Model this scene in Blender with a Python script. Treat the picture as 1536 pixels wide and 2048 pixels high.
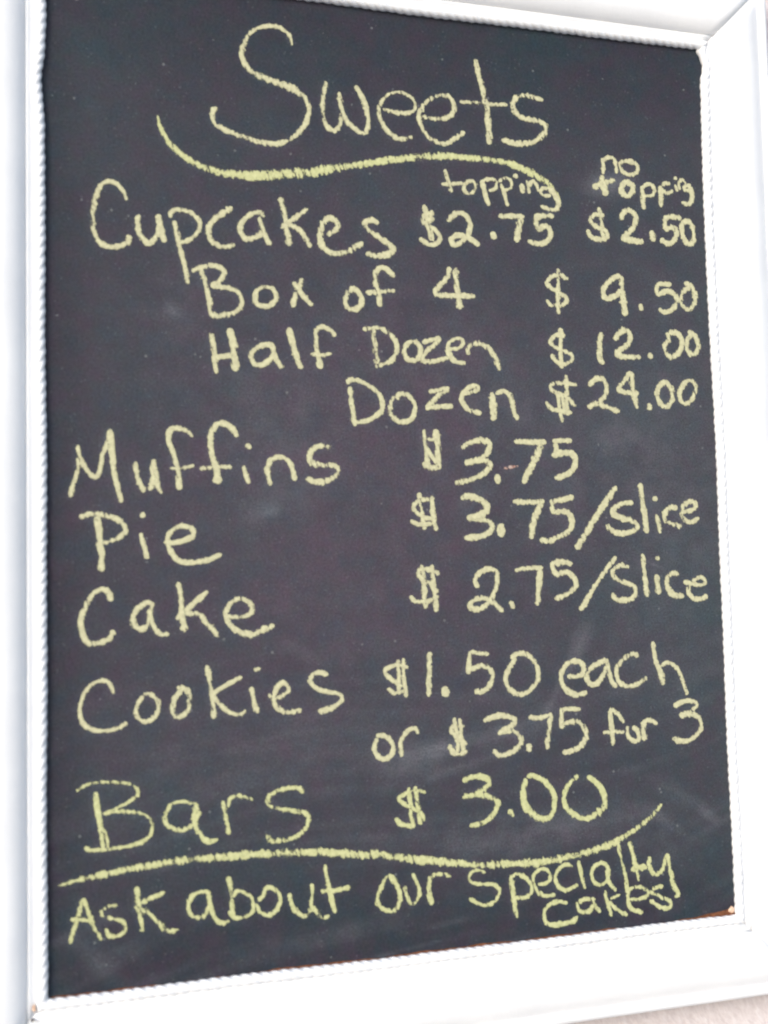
import bpy, math, random
import numpy as np
from mathutils import Vector, Matrix
for o in list(bpy.data.objects): bpy.data.objects.remove(o, do_unlink=True)
S = bpy.context.scene
C = S.collection
R = math.radians

# ---------------------------------------------------------------- camera, sky, sun, exposure
Z0 = 2.10                       # height of the top edge of the slate above the ground
F = 2142.0                      # focal length in pixels of the 1536 x 2048 photograph
CAM = np.array([0.02926, 0.55251, -0.97333])          # in the board's own axes: right, down, into the wall
ROT = np.array([[0.96240406, 0.02276814, -0.27066592],
                [-0.00513661, 0.99782804, 0.06567207],
                [0.27157327, -0.06181276, 0.96043070]])
def W(p): return Vector((p[0], p[2], Z0 - p[1]))      # board axes -> world
def D(p): return Vector((p[0], p[2], -p[1]))
cd = bpy.data.cameras.new('camera'); cam = bpy.data.objects.new('camera', cd); C.objects.link(cam)
m = Matrix.Identity(4)
for i, v in enumerate((D(ROT[0]), -D(ROT[1]), -D(ROT[2]))):
    for k in range(3): m[k][i] = v[k]
m.translation = W(CAM); cam.matrix_world = m
cd.sensor_fit = 'VERTICAL'; cd.sensor_height = 24; cd.sensor_width = 18
cd.lens = F / 2048 * 24; cd.clip_start = 0.01; cd.clip_end = 200
cd.dof.use_dof = True; cd.dof.focus_distance = 1.16; cd.dof.aperture_fstop = 2.5
S.camera = cam
world = bpy.data.worlds.new("World"); S.world = world; world.use_nodes = True
nt = world.node_tree; bg = nt.nodes['Background']
sky = nt.nodes.new('ShaderNodeTexSky'); sky.sky_type = 'NISHITA'; sky.sun_disc = False
SUN = Vector((-0.72, -0.72, 0.50)).normalized()       # towards the light: up, left and in front of the board
sky.sun_elevation = math.asin(SUN.z); sky.sun_rotation = math.atan2(SUN.x, SUN.y)
sky.dust_density = 1.6; sky.air_density = 1.0; sky.ozone_density = 1.0
nt.links.new(sky.outputs[0], bg.inputs[0]); bg.inputs[1].default_value = 0.14
ld = bpy.data.lights.new('sun', 'SUN'); ld.energy = 1.15; ld.angle = R(22); ld.color = (1, 0.995, 0.98)
lo = bpy.data.objects.new('sun', ld); C.objects.link(lo); lo.rotation_euler = SUN.to_track_quat('Z', 'Y').to_euler()
S.view_settings.view_transform = 'Standard'; S.view_settings.look = 'None'
S.view_settings.exposure = 0.80; S.view_settings.gamma = 1
S.cycles.filter_width = 2.2

def board(px, py):              # where the ray through a pixel of the photograph meets the slate: (right, down)
    d = ROT.T @ np.array([(px - 768) / F, (py - 1024) / F, 1.0])
    q = CAM - d * (CAM[2] / d[2])
    return q[0], q[1]
BW, BH = 0.6631, 0.900          # inner width and height of the frame

# ---------------------------------------------------------------- materials
def mat(name, rough=0.6, spec=0.3):
    m = bpy.data.materials.new(name); m.use_nodes = True
    b = m.node_tree.nodes['Principled BSDF']
    b.inputs['Roughness'].default_value = rough; b.inputs['Specular IOR Level'].default_value = spec
    return m, m.node_tree, b
def N(t, kind, **kw):
    n = t.nodes.new(kind)
    for k, v in kw.items():
        if k in n.inputs: n.inputs[k].default_value = v
        else: setattr(n, k, v)
    return n
def L(t, a, b): t.links.new(a, b)
def objco(t, scale=(1, 1, 1), rot=(0, 0, 0)):
    c = t.nodes.new('ShaderNodeTexCoord'); mp = t.nodes.new('ShaderNodeMapping')
    mp.inputs['Scale'].default_value = scale; mp.inputs['Rotation'].default_value = rot
    L(t, c.outputs['Object'], mp.inputs[0]); return mp.outputs[0]
def slanted(t, scale, ang):       # turn first, then stretch: streaks that lean
    mp = t.nodes.new('ShaderNodeMapping'); L(t, objco(t, (1, 1, 1), (0, ang, 0)), mp.inputs[0])
    mp.inputs['Scale'].default_value = scale; return mp.outputs[0]
def noise(t, co, scale, detail=3, rough=0.5):
    n = N(t, 'ShaderNodeTexNoise', Scale=scale, Detail=detail, Roughness=rough); L(t, co, n.inputs['Vector']); return n
def ramp(t, fac, stops):
    r = t.nodes.new('ShaderNodeValToRGB'); e = r.color_ramp.elements
    e[0].position, e[0].color = stops[0][0], (*stops[0][1], 1); e[1].position, e[1].color = stops[-1][0], (*stops[-1][1], 1)
    for p, c in stops[1:-1]:
        x = e.new(p); x.color = (*c, 1)
    L(t, fac, r.inputs[0]); return r.outputs[0]
def mth(t, op, a, b=None, clamp=False):
    n = t.nodes.new('ShaderNodeMath'); n.operation = op; n.use_clamp = clamp
    for i, v in enumerate((a, b)):
        if v is None: continue
        if isinstance(v, (int, float)): n.inputs[i].default_value = v
        else: L(t, v, n.inputs[i])
    return n.outputs[0]
def mix(t, fac, a, b, mode='MIX'):
    n = t.nodes.new('ShaderNodeMix'); n.data_type = 'RGBA'; n.blend_type = mode
    for s, v in ((0, fac), (6, a), (7, b)):
        if isinstance(v, (int, float)): n.inputs[s].default_value = v
        elif isinstance(v, tuple): n.inputs[s].default_value = (*v, 1)
        else: L(t, v, n.inputs[s])
    return n.outputs[2]
def bump(t, b, h, strength, dist):
    n = N(t, 'ShaderNodeBump', Strength=strength, Distance=dist); L(t, h, n.inputs['Height']); L(t, n.outputs[0], b.inputs['Normal'])

# blackboard paint: wiped chalk dust plus painted haze and edge shade
slate, t, b = mat('blackboard_paint', 0.55, 0.10)
co = objco(t)
c1 = ramp(t, noise(t, co, 5, 3, .55).outputs[0], [(.3, (.022, .033, .040)), (.5, (.029, .029, .038)), (.7, (.026, .034, .042))])
tn = N(t, 'ShaderNodeAttribute', attribute_name='plum')
c1 = mix(t, tn.outputs['Fac'], c1, (.045, .034, .048))
c2 = mix(t, 1.0, c1, ramp(t, noise(t, co, 420, 3, .7).outputs[0], [(.3, (.72, .72, .72)), (.7, (1.3, 1.3, 1.3))]), 'MULTIPLY')
c2 = mix(t, 0.8, c2, mix(t, 1.0, c2, ramp(t, noise(t, co, 38, 3, .6).outputs[0], [(.35, (.80, 1.05, 1.08)), (.5, (1, 1, 1)), (.65, (1.22, .95, 1.06))]), 'MULTIPLY'))
nz = noise(t, co, 110, 2, .6)
c3 = mix(t, 0.16, c2, nz.outputs[1], 'OVERLAY')
at = N(t, 'ShaderNodeAttribute', attribute_name='dust_and_haze')
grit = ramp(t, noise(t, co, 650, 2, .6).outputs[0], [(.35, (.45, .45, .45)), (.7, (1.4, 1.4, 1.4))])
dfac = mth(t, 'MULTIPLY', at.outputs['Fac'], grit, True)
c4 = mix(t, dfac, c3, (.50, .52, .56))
vo = N(t, 'ShaderNodeTexVoronoi', Scale=70); L(t, co, vo.inputs['Vector'])       # stray specks of chalk
sp = mth(t, 'LESS_THAN', vo.outputs['Distance'], .085)
sz = mth(t, 'GREATER_THAN', noise(t, co, 26, 1).outputs[0], .56)
c5 = mix(t, mth(t, 'MULTIPLY', mth(t, 'MULTIPLY', sp, sz), .17), c4, (.50, .52, .50))
vo2 = N(t, 'ShaderNodeTexVoronoi', Scale=190); L(t, co, vo2.inputs['Vector'])
sp2 = mth(t, 'MULTIPLY', mth(t, 'LESS_THAN', vo2.outputs['Distance'], .17), mth(t, 'GREATER_THAN', noise(t, co, 60, 2).outputs[0], .54))
c5 = mix(t, mth(t, 'MULTIPLY', sp2, .055), c5, (.50, .52, .54))
L(t, c5, b.inputs['Base Color'])
bump(t, b, noise(t, co, 900, 2).outputs[0], .25, .0003)

def chalk_mat(name, a, bcol, thr):
    m, t, b = mat(name, 0.95, 0.05)
    co = objco(t)
    L(t, ramp(t, noise(t, co, 260, 2).outputs[0], [(.3, a), (.7, bcol)]), b.inputs['Base Color'])
    uv = N(t, 'ShaderNodeUVMap', uv_map='stroke'); sx = t.nodes.new('ShaderNodeSeparateXYZ'); L(t, uv.outputs[0], sx.inputs[0])
    edge = mth(t, 'POWER', mth(t, 'ABSOLUTE', sx.outputs[1]), 2.2)
    grain = noise(t, co, 620, 2, .65).outputs[0]
    hatch = noise(t, slanted(t, (380, 380, 70), R(16)), 1.0, 2, .5).outputs[0]
    at = N(t, 'ShaderNodeAttribute', attribute_name='press')
    v = mth(t, 'ADD', mth(t, 'MULTIPLY', grain, .62), mth(t, 'MULTIPLY', hatch, .88))
    v = mth(t, 'ADD', v, at.outputs['Fac'])
    v = mth(t, 'SUBTRACT', v, mth(t, 'MULTIPLY', edge, .34))
    r = N(t, 'ShaderNodeMapRange'); L(t, v, r.inputs[0]); r.inputs[1].default_value = thr - .05; r.inputs[2].default_value = thr + .09
    L(t, r.outputs[0], b.inputs['Alpha'])
    bump(t, b, grain, .5, .0006)
    return m
chalk_pale = chalk_mat('pale_yellow_chalk', (.44, .42, .27), (.57, .555, .345), .50)
chalk_yellow = chalk_mat('yellow_chalk', (.43, .44, .22), (.55, .555, .30), .53)
chalk_faint = chalk_mat('faint_pink_chalk', (.36, .20, .16), (.50, .42, .36), .66)

paint, t, b = mat('white_frame_paint', 0.38, 0.45)
co = objco(t)
L(t, ramp(t, noise(t, co, 14, 4, .6).outputs[0], [(.3, (.75, .755, .765)), (.7, (.83, .83, .83))]), b.inputs['Base Color'])
bump(t, b, mth(t, 'ADD', noise(t, objco(t, (1, 1, 1)), 240, 3, .6).outputs[0], noise(t, objco(t, (1, 1, 1)), 45, 4, .65).outputs[0]), .22, .0009)
board_brown, t, b = mat('brown_hardboard', 0.8, 0.1)
L(t, ramp(t, noise(t, objco(t), 300, 4, .7).outputs[0], [(.3, (.09, .035, .02)), (.7, (.26, .11, .055))]), b.inputs['Base Color'])
raw_wood, t, b = mat('bare_wood', 0.8, 0.1)
L(t, ramp(t, noise(t, objco(t), 500, 4, .7).outputs[0], [(.3, (.52, .33, .22)), (.7, (.78, .58, .44))]), b.inputs['Base Color'])
gap_dark, t, b = mat('dark_chip', 0.9, 0.1); b.inputs['Base Color'].default_value = (.10, .10, .11, 1)
stucco, t, b = mat('pinkish_stucco', 0.9, 0.1)
h1 = noise(t, slanted(t, (1, 1, .38), R(32)), 300, 3, .6).outputs[0]
L(t, ramp(t, h1, [(.3, (.57, .50, .49)), (.55, (.66, .59, .575)), (.75, (.72, .67, .66))]), b.inputs['Base Color'])
bump(t, b, h1, .6, .0018)

# ---------------------------------------------------------------- helpers
def mesh_obj(name, verts, faces, material, parent=None, smooth=True):
    me = bpy.data.meshes.new(name); me.from_pydata([tuple(v) for v in verts], [], faces); me.materials.append(material)
    if smooth: me.polygons.foreach_set('use_smooth', [True] * len(me.polygons))
    me.validate(); me.update()
    o = bpy.data.objects.new(name, me); C.objects.link(o)
    if parent: o.parent = parent
    return o
def empty(name, parent=None, loc=(0, 0, 0)):
    o = bpy.data.objects.new(name, None); C.objects.link(o); o.location = loc; o.empty_display_size = .02
    if parent: o.parent = parent
    return o
rnd = random.Random(7)

# ---------------------------------------------------------------- ground and wall
bounce_ground, t, b = mat('pale_bounce_ground', 0.9, 0.1)
L(t, ramp(t, noise(t, objco(t), 3, 5, .6).outputs[0], [(.3, (.38, .375, .37)), (.7, (.48, .475, .465))]), b.inputs['Base Color'])
g_ = mesh_obj('ground', [(-30, -60, 0), (30, -60, 0), (30, 3, 0), (-30, 3, 0)], [(0, 1, 2, 3)], bounce_ground, smooth=False); g_['kind'] = 'structure'  # unseen pale ground, added to bounce light up
wall_v = [W((x, y, .022)) for x, y in ((-3, -1.1), (3.6, -1.1), (3.6, Z0), (-3, Z0))]
wall_v += [W((x, y, .14)) for x, y in ((-3, -1.1), (3.6, -1.1), (3.6, Z0), (-3, Z0))]
wall = mesh_obj('wall', wall_v, [(0, 3, 2, 1), (4, 5, 6, 7), (0, 1, 5, 4), (1, 2, 6, 5), (2, 3, 7, 6), (3, 0, 4, 7)], stucco, smooth=False)
wall['kind'] = 'structure'

# ---------------------------------------------------------------- the framed chalkboard
root = empty('chalkboard', None, W((BW / 2, BH, 0)))
root['label'] = 'chalkboard menu of sweets in a white frame with twisted rope edging, hung on the wall'
root['category'] = 'chalkboard'
ORG = Vector(root.location)
def P(u, v, h):                 # point on the board: u right, v down, h towards the viewer, relative to the root
    return W((u, v, -h)) - ORG

# slate sheet: chalk dust, painted haze and edge shade share one per-point value
smear_and_haze = [  # px, py, half length, half width (photo px), angle, strength, streakiness
 (1160, 1285, 34, 17, -62, .10, .8), (1112, 1385, 60, 8, -58, .065, .6), (1215, 366, 42, 20, -15, .12, .6),
 (860, 1500, 95, 14, -8, .085, .8), (830, 1520, 60, 36, -25, .05, .8), (930, 1532, 90, 9, -14, .06, .8),
 (1010, 1462, 120, 24, -12, .045, .8), (1410, 1622, 30, 9, 38, .07, .8), (1360, 1590, 70, 16, 30, .035, .7),
 (560, 885, 80, 110, 15, .022, .9), (560, 1000, 90, 30, -20, .035, .8), (540, 1020, 30, 12, -35, .04, .8),
 (1230, 875, 80, 24, -10, .04, .9), (940, 1000, 45, 16, -40, .035, .8), (1110, 1000, 60, 40, -20, .02, .8),
 (190, 1915, 55, 20, 45, .05, .7), (240, 1905, 60, 25, -20, .03, .8), (600, 1885, 150, 22, -6, .03, .9),
 (1080, 1670, 170, 34, -6, .045, .8), (880, 1680, 180, 30, 4, .028, .9), (1330, 1680, 110, 60, 25, .024, .9),
 (420, 1520, 190, 60, 0, .022, .9), (700, 1470, 160, 60, -5, .018, .9), (1330, 1640, 60, 8, 35, .03, .8),
 (345, 620, 20, 12, 50, .05, .6), (355, 610, 60, 90, 10, .014, .9), (600, 1300, 40, 14, 30, .035, .7),
 (1310, 1130, 16, 3, 25, .05, .4), (1330, 590, 60, 40, 40, .018, .9), (720, 1860, 120, 16, -4, .02, .9),
 (900, 1845, 60, 6, -6, .03, .9), (780, 1907, 120, 3, -7, .05, .9), (1000, 1888, 60, 2.5, -7, .05, .9),
 (440, 760, 120, 80, 20, .014, .9), (1010, 800, 200, 90, 30, .012, .9), (1390, 1080, 60, 240, 0, .012, .9),
 (700, 1100, 420, 420, 0, .016, .5), (1250, 1000, 260, 420, 0, .016, .5), (750, 720, 420, 260, 0, .010, .9), (1310, 1000, 90, 330, 0, .016, .9)]  # broad right-hand fields add to the painted haze of light
nx, ny = 350, 470
ext = .012
us = np.linspace(-ext, BW + ext, nx); 
def bare(u):                    # width of the unpainted strip along the bottom edge
    e = .0001 + .0005 * math.sin(u * 41) + .0004 * math.sin(u * 97 + 1) + .0003 * math.sin(u * 231)
    e += .0010 * math.exp(-((u - .235) / .035) ** 2) + .0010 * math.exp(-((u - .40) / .03) ** 2)
    if u > .585: e += .0046 * ((u - .585) / .078) ** 1.1
    return max(e, -.002)
uv2 = np.zeros((ny, nx, 2))
for i, u in enumerate(us):
    bot = BH - bare(u)
    uv2[:, i, 0] = u; uv2[:, i, 1] = np.linspace(-ext, bot, ny)
dust_and_haze = np.zeros((ny, nx))
rs = np.random.RandomState(3)
def fbm(shape, cells_y, cells_x):
    g = rs.rand(cells_y + 2, cells_x + 2)
    y = np.linspace(0, cells_y, shape[0]); x = np.linspace(0, cells_x, shape[1])
    yi = y.astype(int); xi = x.astype(int); fy = (y - yi)[:, None]; fx = (x - xi)[None, :]
    fy = fy * fy * (3 - 2 * fy); fx = fx * fx * (3 - 2 * fx)
    a = g[yi][:, xi]; b_ = g[yi][:, xi + 1]; c = g[yi + 1][:, xi]; d = g[yi + 1][:, xi + 1]
    return (a * (1 - fx) + b_ * fx) * (1 - fy) + (c * (1 - fx) + d * fx) * fy
mott = .5 * fbm((ny, nx), 60, 40) + .3 * fbm((ny, nx), 140, 100) + .2 * fbm((ny, nx), 260, 190)
for (px, py, hl, hw, ang, st, strk) in smear_and_haze:
    c0 = np.array(board(px, py)); k = abs(board(px + 10, py)[0] - c0[0]) / 10
    a = R(ang); dx = uv2[..., 0] - c0[0]; dy = uv2[..., 1] - c0[1]
    l = (dx * math.cos(a) + dy * math.sin(a)) / (hl * k); w = (-dx * math.sin(a) + dy * math.cos(a)) / (hw * k)
    f = np.exp(-(l * l + w * w))
    band = .5 + .5 * np.sin(w * 5 + 1.7 * np.sin(l * 2.1 + px)) * np.cos(w * 11 + py)
    dust_and_haze += 1.35 * st * f * ((1 - strk) + strk * (.45 * band + 1.3 * (mott ** 1.5)))
edge_d = np.minimum(np.minimum(uv2[..., 0] / .05, (BH - uv2[..., 1]) / .13), uv2[..., 1] / .16); edge_d = np.clip(edge_d, 0, 1); edge_d = edge_d * edge_d * (3 - 2 * edge_d)  # darker left, top and bottom margins; the left paints the rail's shade
dust_and_haze += .014 * mott + .026 * edge_d + .014 * np.clip((uv2[..., 0] - .42) / .24, 0, 1) * np.clip(1.25 - np.abs(uv2[..., 1] - .42) / .36, 0, 1)  # last term paints a pale glow of light towards the right
# long wiping streaks left by the cloth, mostly near level, stronger low on the board
cols = np.arange(nx)
st1 = fbm((ny + 120, nx), 150, 5); st2 = fbm((ny + 120, nx), 60, 3)
rows = (np.arange(ny)[:, None] + 30 + (cols[None, :] * .16 + 14 * np.sin(cols[None, :] / 60.))).astype(int) % (ny + 120)
sw = (.6 * st1[rows, cols[None, :]] + .4 * st2[rows, cols[None, :]])
low = np.clip((uv2[..., 1] - .45) / .35, .15, 1)
dust_and_haze += .085 * np.clip(sw - .52, 0, 1) * low * (.4 + mott)
sv = [P(uv2[j, i, 0], uv2[j, i, 1], 0) for j in range(ny) for i in range(nx)]
sf = [(j * nx + i, (j + 1) * nx + i, (j + 1) * nx + i + 1, j * nx + i + 1) for j in range(ny - 1) for i in range(nx - 1)]
sheet = mesh_obj('painted_panel', sv, sf, slate, root)
sheet['label'] = 'black chalkboard paint surface with smears of wiped chalk'
plum = np.exp(-(((uv2[..., 0] - .27) / .22) ** 2 + ((uv2[..., 1] - .46) / .24) ** 2)) * (.35 + .9 * fbm((ny, nx), 22, 16))  # purple lens cast painted into the middle of the board
at = sheet.data.attributes.new('plum', 'FLOAT', 'POINT'); at.data.foreach_set('value', np.clip(plum, 0, 1).ravel().astype(np.float32))
def set_dust_and_haze(d):
    a = sheet.data.attributes.get('dust_and_haze') or sheet.data.attributes.new('dust_and_haze', 'FLOAT', 'POINT'); a.data.foreach_set('value', np.clip(d, 0, 1).ravel().astype(np.float32))
set_dust_and_haze(dust_and_haze)
HALO = np.zeros((ny, nx))
bv = [P(u, v, h) for h in (-.0006, -.004) for u, v in ((-.014, -.014), (BW + .014, -.014), (BW + .014, BH + .014), (-.014, BH + .014))]
back = mesh_obj('hardboard_panel', bv, [(0, 3, 2, 1), (4, 5, 6, 7), (0, 1, 5, 4), (1, 2, 6, 5), (2, 3, 7, 6), (3, 0, 4, 7)], board_brown, root, False)

# frame rails: one moulding profile swept along each side and mitred
prof = [(.0062, -.006), (.0062, .0034), (.0105, .0040), (.0125, .0042), (.0138, .0049), (.0152, .0054), (.0166, .0050),
        (.0169, .0040), (.0172, .0044), (.0182, .0070), (.0206, .0096), (.0245, .0120), (.0295, .0143), (.0360, .0154), (.0435, .0158), (.0505, .0155),
        (.0570, .0143), (.0625, .0123), (.0665, .0103), (.0690, .0088), (.0700, .0086), (.0706, .0096), (.0720, .0116), (.0745, .0126),
        (.0775, .0120), (.0795, .0102), (.0802, .0080), (.0802, -.020), (.0062, -.020)]
sides = [((0, 0), (1, 0), (0, -1), BW), ((BW, 0), (0, 1), (1, 0), BH), ((BW, BH), (-1, 0), (0, 1), BW), ((0, BH), (0, -1), (-1, 0), BH)]
labels = ['top rail of the white frame', 'right rail of the white frame, furthest from the camera', 'bottom rail of the white frame', 'left rail of the white frame']
def wav(k, s): return .0004 * math.sin(s * 13 + k * 2) + .0003 * math.sin(s * 31 + k)
for k, (o0, d, n, ln) in enumerate(sides):
    vs, fs = [], []; NS = 60; g = .0001
    for i in range(NS + 1):
        for (u, h) in prof:
            s = g - u + (ln + 2 * u - 2 * g) * i / NS
            hh = h + (.0003 * math.sin(s * 17 + k) if h > .002 else 0)
            vs.append(P(o0[0] + d[0] * s + n[0] * u, o0[1] + d[1] * s + n[1] * u, hh))
    M_ = len(prof)
    for i in range(NS):
        for j in range(M_):
            a = i * M_ + j; b2 = i * M_ + (j + 1) % M_
            fs.append((a, b2, b2 + M_, a + M_))
    fs.append(tuple(range(M_ - 1, -1, -1))); fs.append(tuple(NS * M_ + j for j in range(M_)))
    rail = mesh_obj('frame_rail', vs, fs, paint, root, True)
    for p_ in rail.data.polygons[-2:]: p_.use_smooth = False
    rail['label'] = labels[k]
    # twisted rope bead along the inner edge
    pitch, r0, K = .0092, .0050, 20
    st = .0092 / 12; ns = int((ln + .024) / st)
    vs, fs = [], []
    for i in range(ns + 1):
        s = -.012 + (ln + .024) * i / ns
        off = wav(k, s)
        if k == 3: off += .0030 * math.exp(-((BH - s - .105) / .022) ** 2) - .0006 * math.exp(-((BH - s - .03) / .03) ** 2)
        if k == 1: off += .0028 * math.exp(-((s - .018) / .010) ** 2) - .0014 * math.exp(-((s - .22) / .10) ** 2) - .003 * math.exp(-(s / .006) ** 2)
        irr = .0002 * math.sin(s * 190 + k)
        ph = 2 * math.pi * s / pitch + .5 * math.sin(s * 60 + k)
        for j in range(K):
            th = 2 * math.pi * j / K
            r = (r0 + irr) * (.76 + .24 * abs(math.cos((3 * th + ph) / 2)) ** .8)
            u = .0050 + off - r * math.cos(th); h = .0022 + r * math.sin(th)
            lim = u if u > 0 else 0
            ss = min(max(s, -lim), ln + lim)
            vs.append(P(o0[0] + d[0] * ss + n[0] * u, o0[1] + d[1] * ss + n[1] * u, h))
    for i in range(ns):
        for j in range(K):
            a = i * K + j; b2 = i * K + (j + 1) % K
            fs.append((a, b2, b2 + K, a + K))
    fs.append(tuple(range(K - 1, -1, -1))); fs.append(tuple(ns * K + j for j in range(K)))
    bead = mesh_obj('rope_bead', vs, fs, paint, rail, True)

def chip(name, pts, h0, h1, material, label):
    n = len(pts); q = [board(*p) for p in pts]; cxy = np.mean(q, axis=0)
    vs = [P(x, y, h0) for x, y in q] + [P(cxy[0] + (x - cxy[0]) * .7, cxy[1] + (y - cxy[1]) * .7, h1 + rnd.uniform(0, .0003)) for x, y in q]
    fs = [(i, (i + 1) % n, n + (i + 1) % n, n + i) for i in range(n)] + [tuple(range(n, 2 * n))]
    o = mesh_obj(name, vs, fs, material, root, False); o['label'] = label
chip('wood_splinter', [(1457, 1818), (1462, 1811), (1467, 1813), (1468, 1823), (1464, 1827), (1458, 1824)], -.0006, .0016, raw_wood, 'bare orange wood splinter at the lower right corner')

chip('chipped_gap', [(61, 2032), (66, 2029), (73, 2030), (68, 2035), (64, 2038)], .0080, .0094, gap_dark, 'small dark chip in the mitre at the lower left corner')
chip('bare_patch', [(66, 2006), (71, 2004), (73, 2017), (68, 2020), (65, 2015)], .0050, .0068, raw_wood, 'bare wood showing at the end of the rope edging, lower left')
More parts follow.
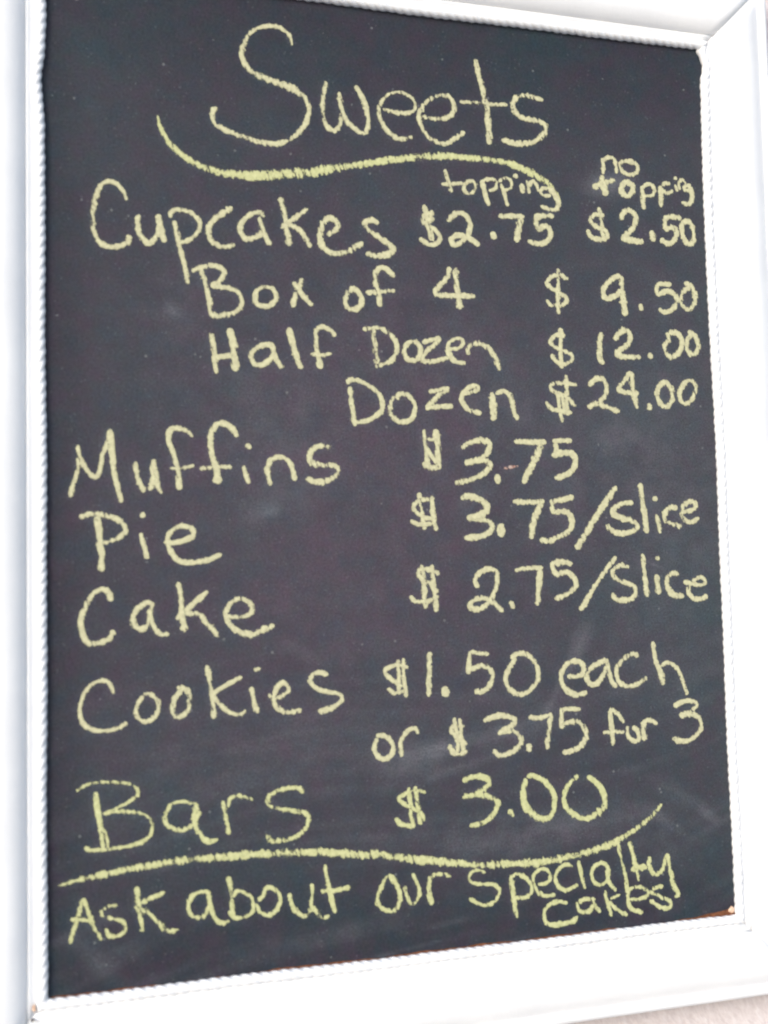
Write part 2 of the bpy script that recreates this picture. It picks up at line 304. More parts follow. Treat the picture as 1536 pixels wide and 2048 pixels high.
# ---------------------------------------------------------------- handwriting in chalk
TILE = dict(A=(300, 0, 3.84), B=(600, 80, 3.84), C=(800, 100, 3.84), D=(150, 340, 3.84), E=(500, 340, 3.84), F=(1050, 280, 3.84),
    G=(820, 520, 4), H=(1060, 620, 4), I=(400, 640, 4), J=(680, 640, 4), K=(120, 840, 4), M=(790, 850, 4), N=(1130, 950, 4), O=(140, 1150, 4),
    P=(400, 1180, 4), Q=(730, 1280, 4), R=(1050, 1260, 4), S=(110, 1540, 4), T=(400, 1540, 4), U=(740, 1540, 4), V=(1040, 1540, 4))
STROKES = '''
@Sweets
=S
A w10 1088,345 1065,270 1000,215 910,200 820,220 750,280 w12 710,370 710,450 w14 760,530 860,590 w16 980,635 1090,680 w13 1180,745 w12 1220,820 1205,920 1150,1010 1060,1080 960,1105 860,1095 740,1060 600,1010 510,955 w14 480,905 480,860 510,830
=w
B w11 198,325 180,420 175,520 185,610 215,670 260,695 300,670 315,610 318,540 312,470 300,405
B 312,500 345,600 410,675 490,718 525,650 515,560 485,460 428,355
=e
B w11 640,530 720,555 800,565 w8 865,550 885,520 875,470 830,425 760,400 690,415 635,460 w11 605,530 615,610 650,670 710,735 780,765 860,742
=e
B w11 935,588 1010,605 1090,605 1150,585 1180,535 1172,475 1130,432 w9 1060,430 980,470 w11 930,530 912,590 935,670 990,750 1060,790 1120,797 1190,760 1260,708
=t
B w11 1345,150 1365,240 w13 1400,380 1430,520 w14 1445,650 1455,800
C w9 460,400 560,405 650,415 740,420 820,425
=s
C w12 1092,385 1020,365 940,352 885,375 860,430 890,490 960,528 1050,545 1110,575 w14 1118,620 1080,670 w12 1010,710 920,722 840,710 782,690
@swoosh
A w7 58,890 w11 80,970 130,1070 w14 220,1170 340,1250 w19 480,1310 620,1340 w21 780,1350 940,1342 1100,1335 1260,1320 w18 1400,1295 B 160,1000 300,980 w16 440,960 600,935 760,915 900,900 1060,893 w14 1200,895 1350,910 C 768,855 w15 880,885 980,930 1080,985 w14 1160,1050 w13 1205,1120 w9 1225,1165
@topping
=t
C w10 345,920 365,990 395,1090
C w8 320,1030 400,1030 480,1025
=o
C w8 540,1008 505,1025 490,1070 520,1102 560,1095 580,1055 568,1018 535,1008
=p
C w11 628,1005 640,1060 660,1130 680,1195
C w8 622,1030 650,1000 705,993 738,1012 742,1045 720,1072 680,1080
=p
C w9 775,1030 790,1080 810,1140 822,1198
C w8 757,1012 800,985 842,1000 855,1040 835,1068 795,1078
=i
C w10 930,1030 945,1100
C w11 880,966 892,972
=n
C w9 990,1100 985,1050 972,1005
C w8 985,1045 1020,1012 1048,1035 1060,1085
=g
C w8 1135,1065 1095,1062 1080,1092 1110,1120 1155,1118
C w12 1150,1062 1190,1120 1212,1180 w9 1200,1222 1150,1225 1080,1200
@no
=n
F w9 595,260 598,205 590,145
F 598,165 630,137 675,145 695,195 702,255
=o
F w10 790,168 740,168 725,195 745,240 790,268 840,260 862,220 840,180 785,165
@topping_second
=t
F w13 585,275 600,340 622,425
F w13 525,365 600,335 685,310
=o
F w12 780,322 752,340 742,390 765,425 805,425 828,385 815,342 775,322
=p
F w11 895,375 902,440 912,530
F w8 890,380 925,345 970,345 995,390 970,428 920,430
=p
F w12 1042,360 1042,430 1045,512
F w8 1050,350 1080,332 1108,342
F w8 1065,390 1095,408 1130,388
=i
F w7 1152,345 1168,395
F 1150,292 1160,298
=n
F w7 1190,382 1180,330 1210,305 1235,340
=g
F w8 1268,345 1225,358 1235,388 1268,385
F w10 1262,350 1280,410 1280,465 1250,493 1205,478
@Cupcakes
=C
D w8 395,230 370,165 w10 320,110 260,88 205,115 w12 165,190 145,280 135,370 145,460 175,540 230,582 300,590 370,575 w14 405,550 410,505
=u
D w12 490,350 482,420 500,500 560,558 620,520 648,440 638,345
D 645,380 662,460 690,555
=p
D w11 765,395 785,500 812,620 w13 845,760 868,870
D w10 730,365 740,322 790,305 880,325 940,375 960,430 930,500 870,540 800,562
=c
D w12 1205,290 1140,330 1060,390 1022,460 1040,530 1090,578 1150,590 1222,575
=a
D w12 1450,355 1415,325 1345,345 1285,400 1270,470 1315,528 1370,525 1425,490 1435,430 1415,365
D 1422,375 1440,450 1465,520 1500,572
=k
E w12 235,215 255,300 278,420 w14 300,580
E w11 440,300 370,350 300,400 240,445
E w11 290,415 350,440 410,500 462,595
=e
E w12 592,495 650,470 678,430 655,388 605,370 560,410 w13 540,490 550,570 590,620 650,642 740,628 810,595 862,560
=s
E w12 985,410 930,385 885,405 900,455 970,505 1050,560 w14 1092,600 1080,638 w13 1020,655 940,658 895,638
@price 2.75
=$
E w9 1335,272 1360,380 1385,540
E w8 1395,310 1388,390
E w9 1412,335 1365,332 1322,375 1350,415 1412,372
E w10 1345,420 1410,455 1462,515 1430,565 1370,570 1308,525
E w8 1395,450 1405,545
=2
C w11 370,1318 410,1265 470,1255 520,1290 540,1360 510,1425 450,1490 405,1490 395,1450 440,1425 500,1432 560,1465 608,1502
=.
C w12 710,1410 722,1442
=7
C w11 758,1275 850,1278 950,1280
C w13 930,1290 908,1370 895,1475
=5
C w11 1175,1278 1100,1275 1030,1285
C 1040,1290 1045,1340 1060,1388
C 1058,1388 1110,1350 1150,1380 1150,1440 1110,1480 1050,1490 985,1468
@price 2.50
=$
F w10 565,520 582,600 600,760
F w10 605,580 542,572 505,605 525,650 580,685 630,710 622,755 560,762 500,740 480,690
=2
F w11 730,612 760,555 810,545 850,590 838,660 790,720 740,755
F 740,760 820,772 905,785
=.
F w13 972,712 985,765
=5
F w11 1195,600 1120,590 1068,602
F 1070,605 1070,650 1075,692
F 1075,692 1132,672 1162,710 1145,770 1100,797 1040,765
=0
F w11 1230,620 1205,670 1212,750 1250,797 1290,780 1290,700 1268,640 1225,620
@Box
=B
D w11 900,775 980,745 1060,735 1120,755 1142,800 1110,850 1045,888
D 1048,892 1130,900 1220,920 1275,970 1278,1040 1230,1090 1150,1115 1075,1118 1035,1095
D w11 970,760 1000,880 1030,1010 1038,1095
=o
E w11 115,898 60,920 35,980 55,1032 115,1050 172,1030 200,980 180,920 110,898
=x
E w12 402,838 368,925 w13 322,1050
E w9 332,865 w11 400,950 475,1038
@of
=o
E w11 790,905 750,950 730,1010 752,1062 805,1070 850,1040 855,980 820,930 785,905
=f
E w12 1105,820 1060,770 1000,750 965,790 965,870 990,960 1000,1045
E w10 890,940 980,940 1112,925
@4
=4
G w11 315,60 300,130 240,200 190,262
G w12 190,265 270,285 400,285 515,290
G w12 365,70 370,150 385,280 w13 400,390
@price 9.50
=$
G w9 1182,75 1185,180 1180,300 1190,430
G w9 1260,155 1200,125 1130,135 1095,180 1120,220 1190,265 1245,300 1242,345 1190,368 1125,360 1095,320
=9
F w11 735,1052 700,1048 640,1092 605,1150 602,1200 645,1218 700,1190 738,1150
F w12 735,1048 745,1140 755,1240 770,1350
=.
F w11 885,1275 892,1298
=5
F w10 1120,1112 1060,1105 1015,1110
F 1015,1115 1012,1150 1015,1192
F 1015,1192 1080,1162 1140,1180 1165,1240 1130,1300 1070,1322 1028,1300
=0
F w11 1222,1100 1270,1120 1302,1180 1302,1240 1270,1295 1222,1290 1195,1240 1210,1170 1262,1130
@Half
=H
I w12 85,110 105,200 115,300 w13 130,425
I w15 235,70 265,200 285,405
I w10 130,305 250,280
=a
I w12 590,212 530,195 460,220 405,285 430,345 480,362 540,335 590,275
I 580,210 600,290 630,350 665,375
=l
I w13 710,65 745,200 780,330 w12 815,385
=f
I w11 1080,130 1040,80 970,55 930,90 928,180 945,290 w13 965,385
I w10 890,275 960,280 1050,270
@Dozen
=D
J w12 265,60 275,180 300,350
J w11 185,75 300,62 380,100 440,170 452,250 410,325 340,355 288,372
=o
J w11 580,175 530,200 512,250 540,312 600,320 640,280 635,215 590,172
=z
J w9 660,182 740,158 800,145
J w11 800,148 740,210 680,270 650,325
J w11 650,332 740,330 865,305
=e
J w8 870,232 940,230 985,190 968,150 920,152 875,180 w11 862,240 890,300 930,335 1000,345
=n
J w12 1030,272 1020,240 1050,200 1110,190 1180,220 w11 1230,280 1258,340 1275,400
@price 12.00
=$
G w12 1200,560 1222,610
G w9 1238,602 1160,605 1122,655 1160,700 1235,730 1295,765 1285,810 1225,835 1170,815 1135,755
G w9 1205,620 1205,760 1215,865
=1
H w12 570,185 555,280 560,400 590,428
=2
H w12 680,240 712,185 765,165 800,210 780,270 720,320 680,352
H w11 680,360 760,375 880,378
=.
H w10 955,355 965,380
=0
H w12 1115,178 1180,190 1215,250 1198,330 1140,375 1092,350 1075,290 1108,240 1095,185
=0
H w11 1265,175 1312,200 1345,270 1340,330 1300,355 1255,320 1260,240 1305,188
@Dozen_second
=D
J w10 70,510 72,485 130,480 220,520 310,590 340,670 320,740 250,790 190,812 125,815
J w11 80,540 95,680 120,845
=o
J w10 428,615 400,680 410,760 470,812 540,810 590,760 595,680 550,612 490,588 465,598 465,635
=z
J w10 712,575 790,562 870,545
J 865,552 780,612 710,680 690,700
J w11 685,705 800,695 900,692
=e
J w9 985,592 1040,580 1100,560 1090,525 1040,535 985,580 w12 970,640 1000,690 1060,732 1130,745
=n
J w15 1215,585 1225,690 1228,800
J w10 1250,592 1300,570 1350,590 w12 1378,660 1400,750 1420,795
@price 24.00
=$
G w9 1245,925 1252,1030 1250,1130 1255,1220
G w9 1330,1000 1230,985 1150,990 1120,1022 1170,1062 1250,1100 1300,1140 1322,1170
G w10 1090,1135 1130,1190 1200,1205 1290,1222
G w8 1182,1075 1195,1180 1215,1298
G w7 1220,1090 1230,1200
=2
H w11 470,605 520,555 580,552 612,600 600,680 550,735 460,775
H 520,752 600,772 710,815
=4
H w11 805,500 760,560 705,630 755,658 865,668
H w11 808,500 818,600 835,700 855,788
=.
H w12 952,762 958,785
=0
H w11 1080,575 1030,620 1015,690 1050,760 1100,772 1137,710 1128,630 1078,575
=0
H w11 1262,568 1215,610 1195,680 1220,740 1270,740 1315,680 1325,610 1290,565 1255,570
@Muffins
=M
K w10 80,615 110,500 140,400 150,300 142,205
K w10 142,210 170,320 220,410 285,458 320,400 340,280 375,190 405,80
K w13 405,80 410,200 w11 425,330 445,480 w12 490,655
=u
K w11 600,340 620,460 w13 670,572
K w13 715,560 742,480 w15 750,320
K w13 760,400 775,500 w10 812,585
=f
K w11 1060,130 1010,85 930,65 878,90 870,160 900,260 940,380 w13 955,555
K w8 880,385 960,388 1070,365
=f
K w12 1420,130 1370,60 1300,25 1240,50 w14 1205,130 1215,250 1245,380 w18 1262,505
K w9 1120,390 1250,378 1370,375
=i
I w11 350,1170 365,1230 390,1305
I w11 378,1000 398,1018
=n
I w12 535,1170 545,1240 w13 562,1320
I w11 540,1180 570,1120 640,1095 710,1130 740,1210 w12 760,1280
=s
I w12 1040,1025 1000,1005 930,1020 878,1070 882,1130 940,1160 1040,1162 1102,1185 1090,1240 1030,1280 950,1295 850,1275
@price 3.75
=$
M w10 235,42 240,150 265,330
M w15 320,40 342,180 348,350
M w7 240,110 330,118
M w9 235,155 300,260 340,300
M w12 225,305 270,335 345,350
=3
M w12 535,185 600,140 690,120 750,150 745,210 700,268 650,290
M 560,305 640,285 710,280 760,320 730,370 650,420 570,450 485,460
=.
M w13 818,410 822,455
=7
M w11 955,130 1080,138 1205,138
M w14 1175,150 1110,290 1025,462
=5
M w10 1260,128 1410,125
M w10 1280,140 1288,215 1275,250
M w12 1255,245 1330,225 1410,230 1445,290 1410,370 1350,408 1280,425
@dash
M w8 870,348 920,337 980,330
@Pie
=P
K w11 160,775 230,755 310,755 400,775 480,810 525,870 500,920 430,960 350,985
K w16 290,775 310,880 w14 322,1010 w11 335,1080 w12 330,1150 w17 335,1205
=i
K w10 650,905 w12 670,1000 w14 700,1105
K w11 655,758 672,764
=e
K w11 835,980 930,980 1030,950 1075,910 1040,860 960,848 890,890 862,960 890,1060 960,1130 1060,1140 1180,1120 1290,1075
@price 3.75 pie
=$
M w9 190,545 205,640 235,835
M w11 295,570 305,700 w9 330,845
M w9 270,595 200,605 145,650 170,700 240,735
M w9 230,740 310,752
M w10 125,765 190,795 300,790
=3
M w13 530,590 580,572 660,590 730,640 730,690 670,720 580,745
M w12 590,745 700,755 775,800 760,850 690,890 w13 560,905
=.
M w16 845,810 850,875
=7
M w11 945,612 1060,618 1190,610
M w14 1170,625 1115,750 1085,905
=5
M w11 1240,612 1330,600 1425,575
M w11 1255,620 1260,680 1280,705
M w12 1275,700 1360,690 1410,750 1400,830 1320,890 1230,925 1160,920
@slash first
=/
N w11 405,95 w13 250,330 90,590
@slice first
=s
N w11 540,225 480,222 410,250 380,300 430,335 520,365 575,400 558,440 490,465 410,462 350,425 345,395
=l
N w11 600,70 625,250 w12 655,460
=i
N w11 730,320 745,390 760,460
N w12 712,190 725,190
=c
N w11 895,265 840,260 797,310 805,365 860,392 928,412
=e
N w10 935,292 990,290 1040,262 1035,218 985,215 940,260 930,320 970,370 1020,372 1070,345
@Cake
=C
O w13 330,205 310,140 w11 260,112 190,145 140,220 w13 100,320 85,400 110,500 150,540 220,545 300,515 w14 340,475 348,445
=a
O w12 668,245 620,222 550,260 505,330 512,400 565,435 620,400 645,330 640,270
O w11 645,255 645,340 665,410 720,470 w8 790,470
=k
O w12 870,60 885,180 900,310 w14 915,450
O w11 1100,135 1010,210 920,290 850,352
O w12 920,312 1020,312 1090,380 1190,488
=e
P w11 195,205 290,218 380,200 420,160 390,95 310,70 240,112 207,190 240,280 w13 330,340 420,357 500,320 590,285
@price 2.75 cake
=$
M w11 212,1120 230,1280 240,1465
M w11 297,1120 310,1280 330,1490
M w11 350,1190 260,1155 190,1165 200,1222 270,1272 340,1335
M w10 120,1370 170,1410 250,1412 345,1370
=2
M w11 665,1298 642,1240 680,1180 750,1150 810,1170 815,1250 790,1350 740,1430 680,1470 610,1470 605,1425 660,1390 740,1395 800,1430 860,1490
=.
M w11 925,1420 945,1455
=7
M w10 962,1160 1060,1145 1180,1145
M w13 1160,1160 1150,1300 1140,1440
=5
M w12 1415,1110 1330,1095 1245,1115
M w10 1250,1120 1285,1200
M w11 1285,1200 1370,1180 1430,1222 1445,1280 1390,1345 w13 1280,1390
@slash second
=/
N w9 405,655 270,840 w13 125,1080
@slice second
=s
N w11 505,740 440,725 380,770 392,820 460,855 540,885 562,940 530,990 440,1005 390,975 380,945
=l
N w10 620,635 635,800 w12 655,970
=i
N w12 728,800 750,950
N w10 735,662 743,668
=c
N w11 905,795 860,785 817,830 825,910 870,960 948,970
=e
N w9 950,850 1010,870 1080,880 1122,858 1100,825 1050,830 1000,880 w11 990,940 1040,990 1090,990 1135,965
@Cookies
=C
O w9 345,945 310,862 250,845 180,872 120,940 85,1040 w10 85,1130 120,1200 200,1240 290,1245 370,1230 w11 455,1185
=o
O w11 620,950 560,1000 530,1080 550,1150 610,1170 670,1140 710,1060 690,990 620,950
=o
O w11 860,900 912,905 955,960 960,1040 920,1110 860,1140 822,1090 828,1010 870,950 895,915
=k
O w12 1095,725 1120,850 1140,1000 1152,1145
O w10 1372,815 1270,870 1170,930 1135,965
O w10 1140,960 1200,1040 1280,1100 1370,1112 1402,1080
=i
P w10 415,780 430,880 w15 460,980
P w8 438,636 475,630
=e
P w11 550,840 620,860 690,822 712,790 680,745 640,755 600,820 592,890 640,960 720,977 812,955
=s
P w10 1020,675 960,660 900,682 880,730 930,785 1020,812 1110,832 1135,880 1090,925 w13 1020,955 950,970
@price 1.50
=$
Q w10 265,160 270,290 270,420
Q w10 305,150 308,300 330,455
Q w9 340,222 260,200 165,235 165,280 220,320 300,372
Q w9 180,390 240,425 325,400
=1
Q w13 515,100 515,280 508,448
=.
Q w15 635,390 645,435
=5
Q w11 985,112 910,105 838,95
Q w10 838,98 832,170 825,255
Q w11 812,258 870,225 950,207 1010,250 1020,310 980,380 920,417 w12 880,400
=0
Q w11 1170,145 1210,112 1290,112 1355,170 1385,250 1375,330 1310,410 1240,435 1165,400 1125,320 1150,225 1205,150
@each
=e
R w10 340,370 400,372 460,350 468,290 420,252 350,260 w12 300,320 288,400 320,470 400,517 490,500
=a
R w11 650,242 590,262 520,312 492,370 520,430 570,430 620,370 650,290
R 645,235 670,330 690,410 730,452
=c
R w11 905,205 850,195 790,230 740,290 730,350 760,422 830,450 900,430 968,380
=h
R w10 1020,95 1045,240 w13 1082,330 1105,435
R w10 1088,290 1130,260 1190,280 1240,350 1270,440 1295,515
@or
=o
Q w10 95,775 150,765 200,800 227,860 210,920 150,955 95,920 75,860 100,790
=r
Q w12 290,930 282,850 w10 300,780 350,720 400,710 425,745
@price 3.75 for 3
=$
Q w9 715,625 732,750 745,910
Q w9 755,632 768,760 790,900
Q w11 790,690 710,690 690,725 740,780 812,835
Q w12 675,840 720,912 812,892
=3
Q w11 950,645 1030,612 1120,605 1190,635 1180,680 1120,715 1065,750
Q w11 1075,748 1140,725 1210,742 1248,800 1222,860 1150,908 1070,922 1030,880
=.
Q w13 1308,845 1314,878
=7
Q w10 1310,620 1400,620 1490,592
Q w12 1485,600 1470,720 1455,870
=5
R w10 440,635 360,632 285,632
R 285,635 292,690 285,770
R w12 280,775 350,737 425,735 480,790 490,850 450,920 390,962 300,980
@for
=f
R w10 785,740 750,680 690,640 682,690 692,790 700,920
R w9 625,820 700,815 790,815
=o
R w9 822,770 820,830 850,880 895,885 912,850 895,800 860,775
=r
R w13 955,880 945,810 950,735
R w10 950,745 990,722 1055,750
@3
=3
R w10 1190,610 1240,582 1310,565 1372,590 1350,630 1290,660 1235,682
R w11 1240,690 1330,670 1390,702 1408,770 1370,840 1300,885 1230,885 1180,865
@Bars
=B
S w8 175,165 250,120 w9 360,98 500,98 600,115 660,160 650,210 w7 580,260 480,310 390,350
S w9 390,350 500,330 620,335 720,360 775,420 770,500 w10 710,565 600,605 480,625 350,640 290,640 240,620
S w11 325,180 345,340 w12 375,500 385,630
S w8 410,490 420,620
=a
S w9 1110,268 1040,252 960,260 w11 900,310 875,370 900,440 970,475 1040,477 1100,440
S w15 1130,265 1118,380 w12 1140,490 1220,570 w10 1300,555
S w9 1160,330 1125,400
=r
S w11 1345,250 1370,380 w13 1390,508
T w10 215,300 240,232 300,205 360,215 418,240
=s
T w10 825,180 790,145 730,140 640,160 560,200 540,250 w11 570,295 660,310 760,328 840,345 868,400 840,470 760,535 680,560 w13 600,570 552,560 540,520
@price 3.00
=$
U w10 310,140 322,280 345,460
U w10 360,130 378,270 402,430
U w9 440,180 360,160 260,200 232,235 290,280 380,330 425,375 405,430
U w11 205,390 250,435 350,447
=3
U w12 745,90 800,60 880,52 948,82 940,125 880,172 820,198
U w12 745,215 850,198 950,212 1018,255 1010,320 950,390 880,430 800,447
=.
U w14 1120,328 1138,355
=0
V w11 60,58 110,50 200,95 w12 262,180 275,270 255,355 w13 190,392 110,360 40,280 25,180 50,75
=0
V w11 465,45 400,100 352,190 360,280 w12 420,350 520,387 w14 610,350 670,290 w12 668,200 620,110 540,50
@underline
S w8 30,922 w12 150,890 w15 350,845 550,800 w17 800,755 1000,725 1200,705 1350,692 T w18 240,690 400,675 560,668 750,660 950,655 1100,662 1300,680 U w18 60,675 250,700 400,715 550,732 w16 700,745 850,762 1000,755 1200,745 V w17 150,740 300,710 w15 400,690 500,668 620,630 740,585 w13 850,520 950,450 w11 1050,370 w9 1130,275
@Ask
=A
S w11 120,1385 150,1270 190,1150 225,1030
S w11 225,1030 270,1150 310,1250 370,1360
S w10 125,1195 200,1195 275,1205
=s
S w10 495,1085 430,1090 375,1130 400,1172 480,1190 550,1215 567,1270 530,1315 w12 440,1330 w9 405,1272
=k
S w10 650,935 w12 668,1080 w11 685,1190 w12 700,1290
S w11 875,980 780,1020 690,1062
S w12 640,1090 720,1130 800,1190 870,1270 920,1292 w10 985,1275
@about
=a
S w10 1240,985 1190,970 1110,1000 1070,1070 1070,1140 1140,1180 1200,1160 1235,1080
S w11 1230,1000 1245,1090 1270,1170 1320,1220 1390,1210
=b
T w11 225,855 245,950 255,1060 270,1175
T w10 265,1010 300,965 370,985 420,1040 430,1110 390,1160 290,1180 230,1130
=o
T w10 470,1050 508,1000 530,945 580,945 632,1000 640,1060 600,1130 540,1165 480,1130 455,1070
=u
T w11 715,990 735,1080 790,1150 850,1165 880,1110 w8 897,1010 895,910
T w11 890,1090 930,1130 980,1180 1030,1162
=t
T w9 1000,760 w11 1020,880 1045,1010 1080,1140
T w11 970,965 1070,965 w9 1200,935
@our
=o
U w10 140,850 100,920 60,1010 70,1080 130,1122 200,1120 w12 238,1050 228,960 190,880 150,850
=u
U w9 275,930 295,1010 328,1072 365,1055 395,990 380,910 w8 340,830
=r
U w12 490,1075 472,980 w11 477,880 510,842 580,830 w9 645,850
@specialty
=s
U w7 920,822 870,798 810,820 785,870 820,905 w8 900,912 980,915 1035,960 w9 1010,1030 950,1077 870,1070 w11 795,1028
=p
U w11 1125,860 1145,1000 1160,1090 1175,1178
U w9 1115,868 1170,832 1240,860 1295,920 1280,990 1230,1022 1160,1022
=e
U w8 1345,912 1400,910 1440,870 1430,810 1370,790 1310,840 1305,900 w9 1340,970 1400,1005 1480,1000
=c
V w8 415,772 370,755 310,790 280,860 w9 310,930 370,960 460,920
=i
V w9 465,730 490,840 520,945
=a
V w9 640,745 590,780 572,840 600,900 650,917 695,880 712,800 680,750 635,742
V w9 698,790 710,890 765,965
=l
V w9 780,590 810,720 850,910 862,980
=t
V w10 875,575 910,700 w8 948,885
V w11 890,797 950,785 1010,775
=y
V w10 1038,695 1030,760 1070,830 1130,812 1160,730 1175,668
V w11 1175,670 1195,800 1230,920 1262,990 1240,1015
@cakes
=c
V w10 375,1065 300,1050 220,1090 190,1160 225,1230 320,1232 420,1210 460,1170
=a
V w10 570,1030 500,1040 462,1080 490,1130 550,1130 590,1075
V w9 580,1020 600,1090 640,1135
=k
V w10 680,965 700,1060 732,1165
V w8 795,998 725,1028
V w9 712,1058 780,1120 855,1158
=e
V w9 880,1035 960,1030 1022,1000 1000,950 930,935 870,960 865,1040 w10 890,1110 980,1140
=s
V w9 1140,930 1070,950 1055,980 1120,1010 1195,1050 1200,1095 1130,1102 1040,1040
'''
def catmull(p, w):
    n = len(p)
    if n == 2:
        q = np.array([p[0] + (p[1] - p[0]) * i / 8 for i in range(9)]); return q, np.linspace(w[0], w[1], 9)
    closed = np.linalg.norm(p[0] - p[-1]) < .0022 and n > 5
    out, ww = [], []
    for i in range(n - 1):
        p1, p2 = p[i], p[i + 1]
        p0 = p[i - 1] if i else (p[-2] if closed else 2 * p1 - p2)
        p3 = p[i + 2] if i + 2 < n else (p[1] if closed else 2 * p2 - p1)
        m1 = (p2 - p0) * .5; m2 = (p3 - p1) * .5
        l = np.linalg.norm(p2 - p1)
        for m_ in (m1, m2):
            q = np.linalg.norm(m_)
            if q > 1.2 * l: m_ *= 1.2 * l / q
        k = max(4, int(l / .0008))
        for j in range(k):
            s = j / k; s2 = s * s; s3 = s2 * s
            out.append((2*s3 - 3*s2 + 1) * p1 + (s3 - 2*s2 + s) * m1 + (-2*s3 + 3*s2) * p2 + (s3 - s2) * m2)
            ww.append(w[i] * (1 - s) + w[i + 1] * s)
    out.append(p[-1]); ww.append(w[-1])
    return np.array(out), np.array(ww)
def resample(q, w, step):
    d = np.r_[0, np.cumsum(np.linalg.norm(np.diff(q, axis=0), axis=1))]
    n = max(4, int(d[-1] / step)); s = np.linspace(0, d[-1], n + 1)
    return np.c_[np.interp(s, d, q[:, 0]), np.interp(s, d, q[:, 1])], np.interp(s, d, w), s
nstroke = 0
WIDTH = 1.04
def chalk_mesh(name, strokes, material, parent, press):
    global nstroke
    vs, fs, uvs, pr = [], [], [], []
    for pts in strokes:
        nstroke += 1
        q = np.array([board(x, y) for x, y, w in pts])
        k = np.array([math.sqrt(abs((board(x + 4, y)[0] - board(x - 4, y)[0]) * (board(x, y + 4)[1] - board(x, y - 4)[1]))) / 8 for x, y, w in pts])
        w = np.array([p[2] for p in pts]) * k * .5 * WIDTH
        d0 = q[0] - q[1]; d1 = q[-1] - q[-2]           # the chalk's own width beyond the first and last touch
        ex = .6 if np.linalg.norm(q[0] - q[-1]) < 3 * w[0] and len(pts) < 4 else .2
        q = q.copy(); q[0] += d0 / np.linalg.norm(d0) * w[0] * ex; q[-1] += d1 / np.linalg.norm(d1) * w[-1] * ex
        q, w = catmull(q, w); q, w, s = resample(q, w, .0007)
        q = q + 0.00012 * np.stack([np.convolve(rs.randn(len(q) + 8), np.ones(9) / 3, 'valid') for _ in range(2)], 1)
        w = w * (1 + .10 * np.convolve(rs.randn(len(w) + 4), np.ones(5) / 2.2, 'valid'))
        tot = s[-1]
        gi = np.clip(((q[:, 0] + ext) / (BW + 2 * ext) * (nx - 1)).astype(int), 0, nx - 1); gj = np.clip(((q[:, 1] + .002 + ext) / (BH + ext) * (ny - 1)).astype(int), 0, ny - 1)
        np.add.at(HALO, (gj, gi), 1.0)
        e = np.minimum(np.minimum(s, tot - s) / np.maximum(w, 1e-5), 1); cap = np.sqrt(np.clip(1 - (1 - e) ** 2, .12, 1))
        tg = np.gradient(q, axis=0); tg /= np.linalg.norm(tg, axis=1)[:, None] + 1e-9
        nm = np.stack([-tg[:, 1], tg[:, 0]], 1)
        base = len(vs); z0 = .00022 + (nstroke % 9) * .00004
        prs = press + (.05 if len(pts) == 2 else 0) + rnd.uniform(-.045, .035) + .05 * np.sin(s * rnd.uniform(60, 140) + rnd.uniform(0, 6))
        for i in range(len(q)):
            jl, jr = 1 + rs.randn() * .07, 1 + rs.randn() * .07
            for a in (-1, -.5, 0, .5, 1):
                jj = jl if a < 0 else jr
                x = q[i] + nm[i] * (a * w[i] * cap[i] * jj)
                vs.append(P(x[0], x[1], z0 + .00002 * (s[i] / max(tot, 1e-4)) + .00018 * (1 - a * a)))
                uvs.append((s[i], a)); pr.append(prs[i])
        for i in range(len(q) - 1):
            for a in range(4):
                c = base + i * 5 + a; fs.append((c, c + 5, c + 6, c + 1))
    c = np.mean([list(v) for v in vs], axis=0)
    off = Vector(c)
    o = mesh_obj(name, vs, fs, material, parent)
    ul = o.data.uv_layers.new(name='stroke')
    idx = np.zeros(len(o.data.loops), dtype=np.int32); o.data.loops.foreach_get('vertex_index', idx)
    ul.data.foreach_set('uv', np.array(uvs)[idx].ravel().astype(np.float32))
    at = o.data.attributes.new('press', 'FLOAT', 'POINT'); at.data.foreach_set('value', np.array(pr, dtype=np.float32))
    return o
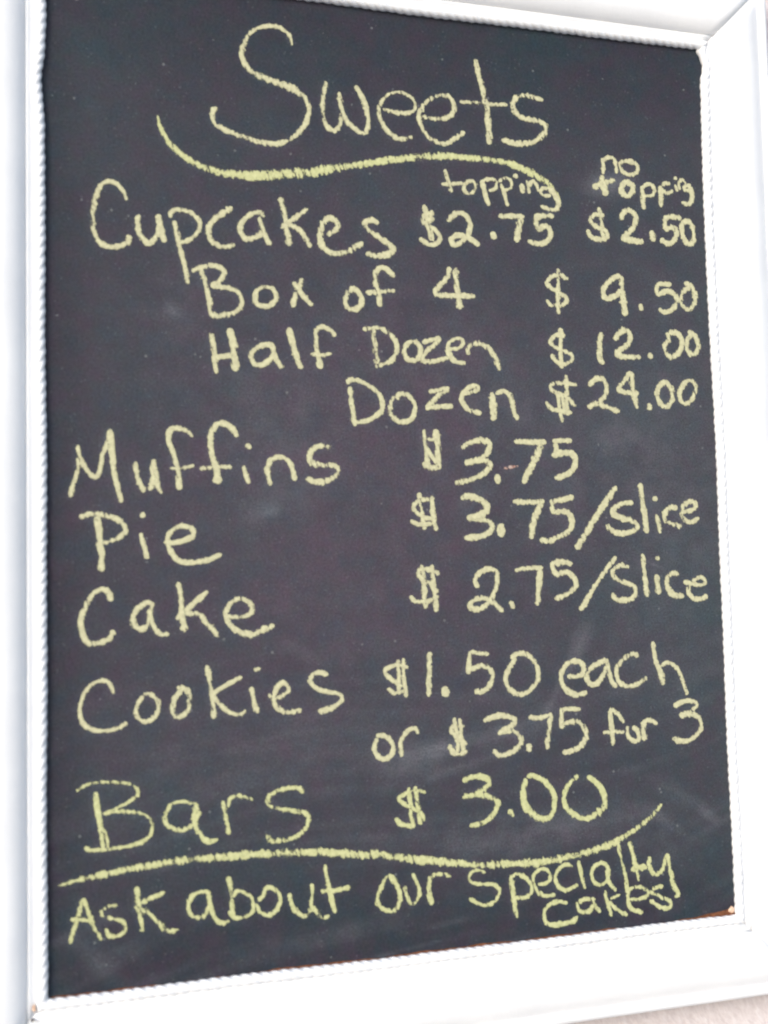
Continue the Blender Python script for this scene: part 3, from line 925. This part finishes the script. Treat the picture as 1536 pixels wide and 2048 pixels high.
SHOW = {'topping_second': 'word "topping" under "no", smudged', 'Dozen_second': 'word "Dozen" on the line of $24.00', 'dash': 'short faint pinkish dash',
        'slash first': 'slash before "slice" on the pie line', 'slash second': 'slash before "slice" on the cake line',
        'slice first': 'word "slice" on the pie line', 'slice second': 'word "slice" on the cake line',
        'price 3.75 pie': 'price $3.75 on the pie line', 'price 2.75 cake': 'price $2.75 on the cake line', 'price 3.75': 'price $3.75 on the muffins line',
        'price 2.75': 'price $2.75 under "topping"', 'Sweets': 'large title word "Sweets"', '4': 'figure "4"', '3': 'figure "3" after "for"',
        'swoosh': 'long curved flourish under the title', 'underline': 'long wavy line above the bottom sentence'}
YELLOW = {'swoosh', 'underline', 'Ask', 'about', 'our', 'specialty', 'cakes', 'Bars', 'price 3.00'}
PRESS = {'topping_second': .03, 'Sweets': -.065, 'underline': -.085, 'swoosh': -.03, 'Bars': -.03, 'specialty': -.0, 'Cookies': -.01, 'each': -.01, 'dash': -.05,
         'Ask': -.03, 'about': -.02, 'our': -.02, 'cakes': .01}
words = []
for line in STROKES.strip().split('\n'):
    if line[0] == '@': words.append((line[1:], []))
    elif line[0] == '=': words[-1][1].append((line[1:], [])); cur_t, cur_w = None, 10.0
    else:
        if not words[-1][1]: words[-1][1].append(('', [])); cur_t, cur_w = None, 10.0
        pts = []
        for tok in line.split():
            if tok in TILE: cur_t = TILE[tok]
            elif tok[0] == 'w': cur_w = float(tok[1:])
            else:
                x, y = map(float, tok.split(',')); pts.append((cur_t[0] + x / cur_t[2], cur_t[1] + y / cur_t[2], cur_w))
        words[-1][1][-1][1].append(pts)
for key, letters in words:
    mt = chalk_faint if key == 'dash' else chalk_yellow if key in YELLOW else chalk_pale
    pr = PRESS.get(key, 0.0)
    txt = SHOW.get(key) or ('price $' + key[6:] if key.startswith('price') else 'word "%s"' % key)
    lab = txt + (' in yellow chalk' if key != 'dash' else ' chalk mark')
    if letters[0][0] == '':
        o = chalk_mesh('chalk_flourish' if key != 'dash' else 'chalk_dash', letters[0][1], mt, root, pr); o['label'] = lab; continue
    w = empty('chalk_price' if key.startswith('price') else 'chalk_word', root); w['label'] = lab
    for ch, st in letters:
        kind = 'chalk_digit' if ch.isdigit() else 'chalk_letter' if ch.isalpha() else {'$': 'dollar_sign', '.': 'decimal_point', '/': 'slash'}[ch]
        chalk_mesh(kind, st, mt, w, pr)

# fine dust fallen around the writing
for _ in range(3):
    for ax in (0, 1):
        HALO = sum(np.roll(HALO, k, axis=ax) for k in range(-1, 2)) / 3
HALO = np.clip(HALO / .8, 0, 1)
set_dust_and_haze(dust_and_haze + .030 * HALO * (.3 + 1.3 * mott))
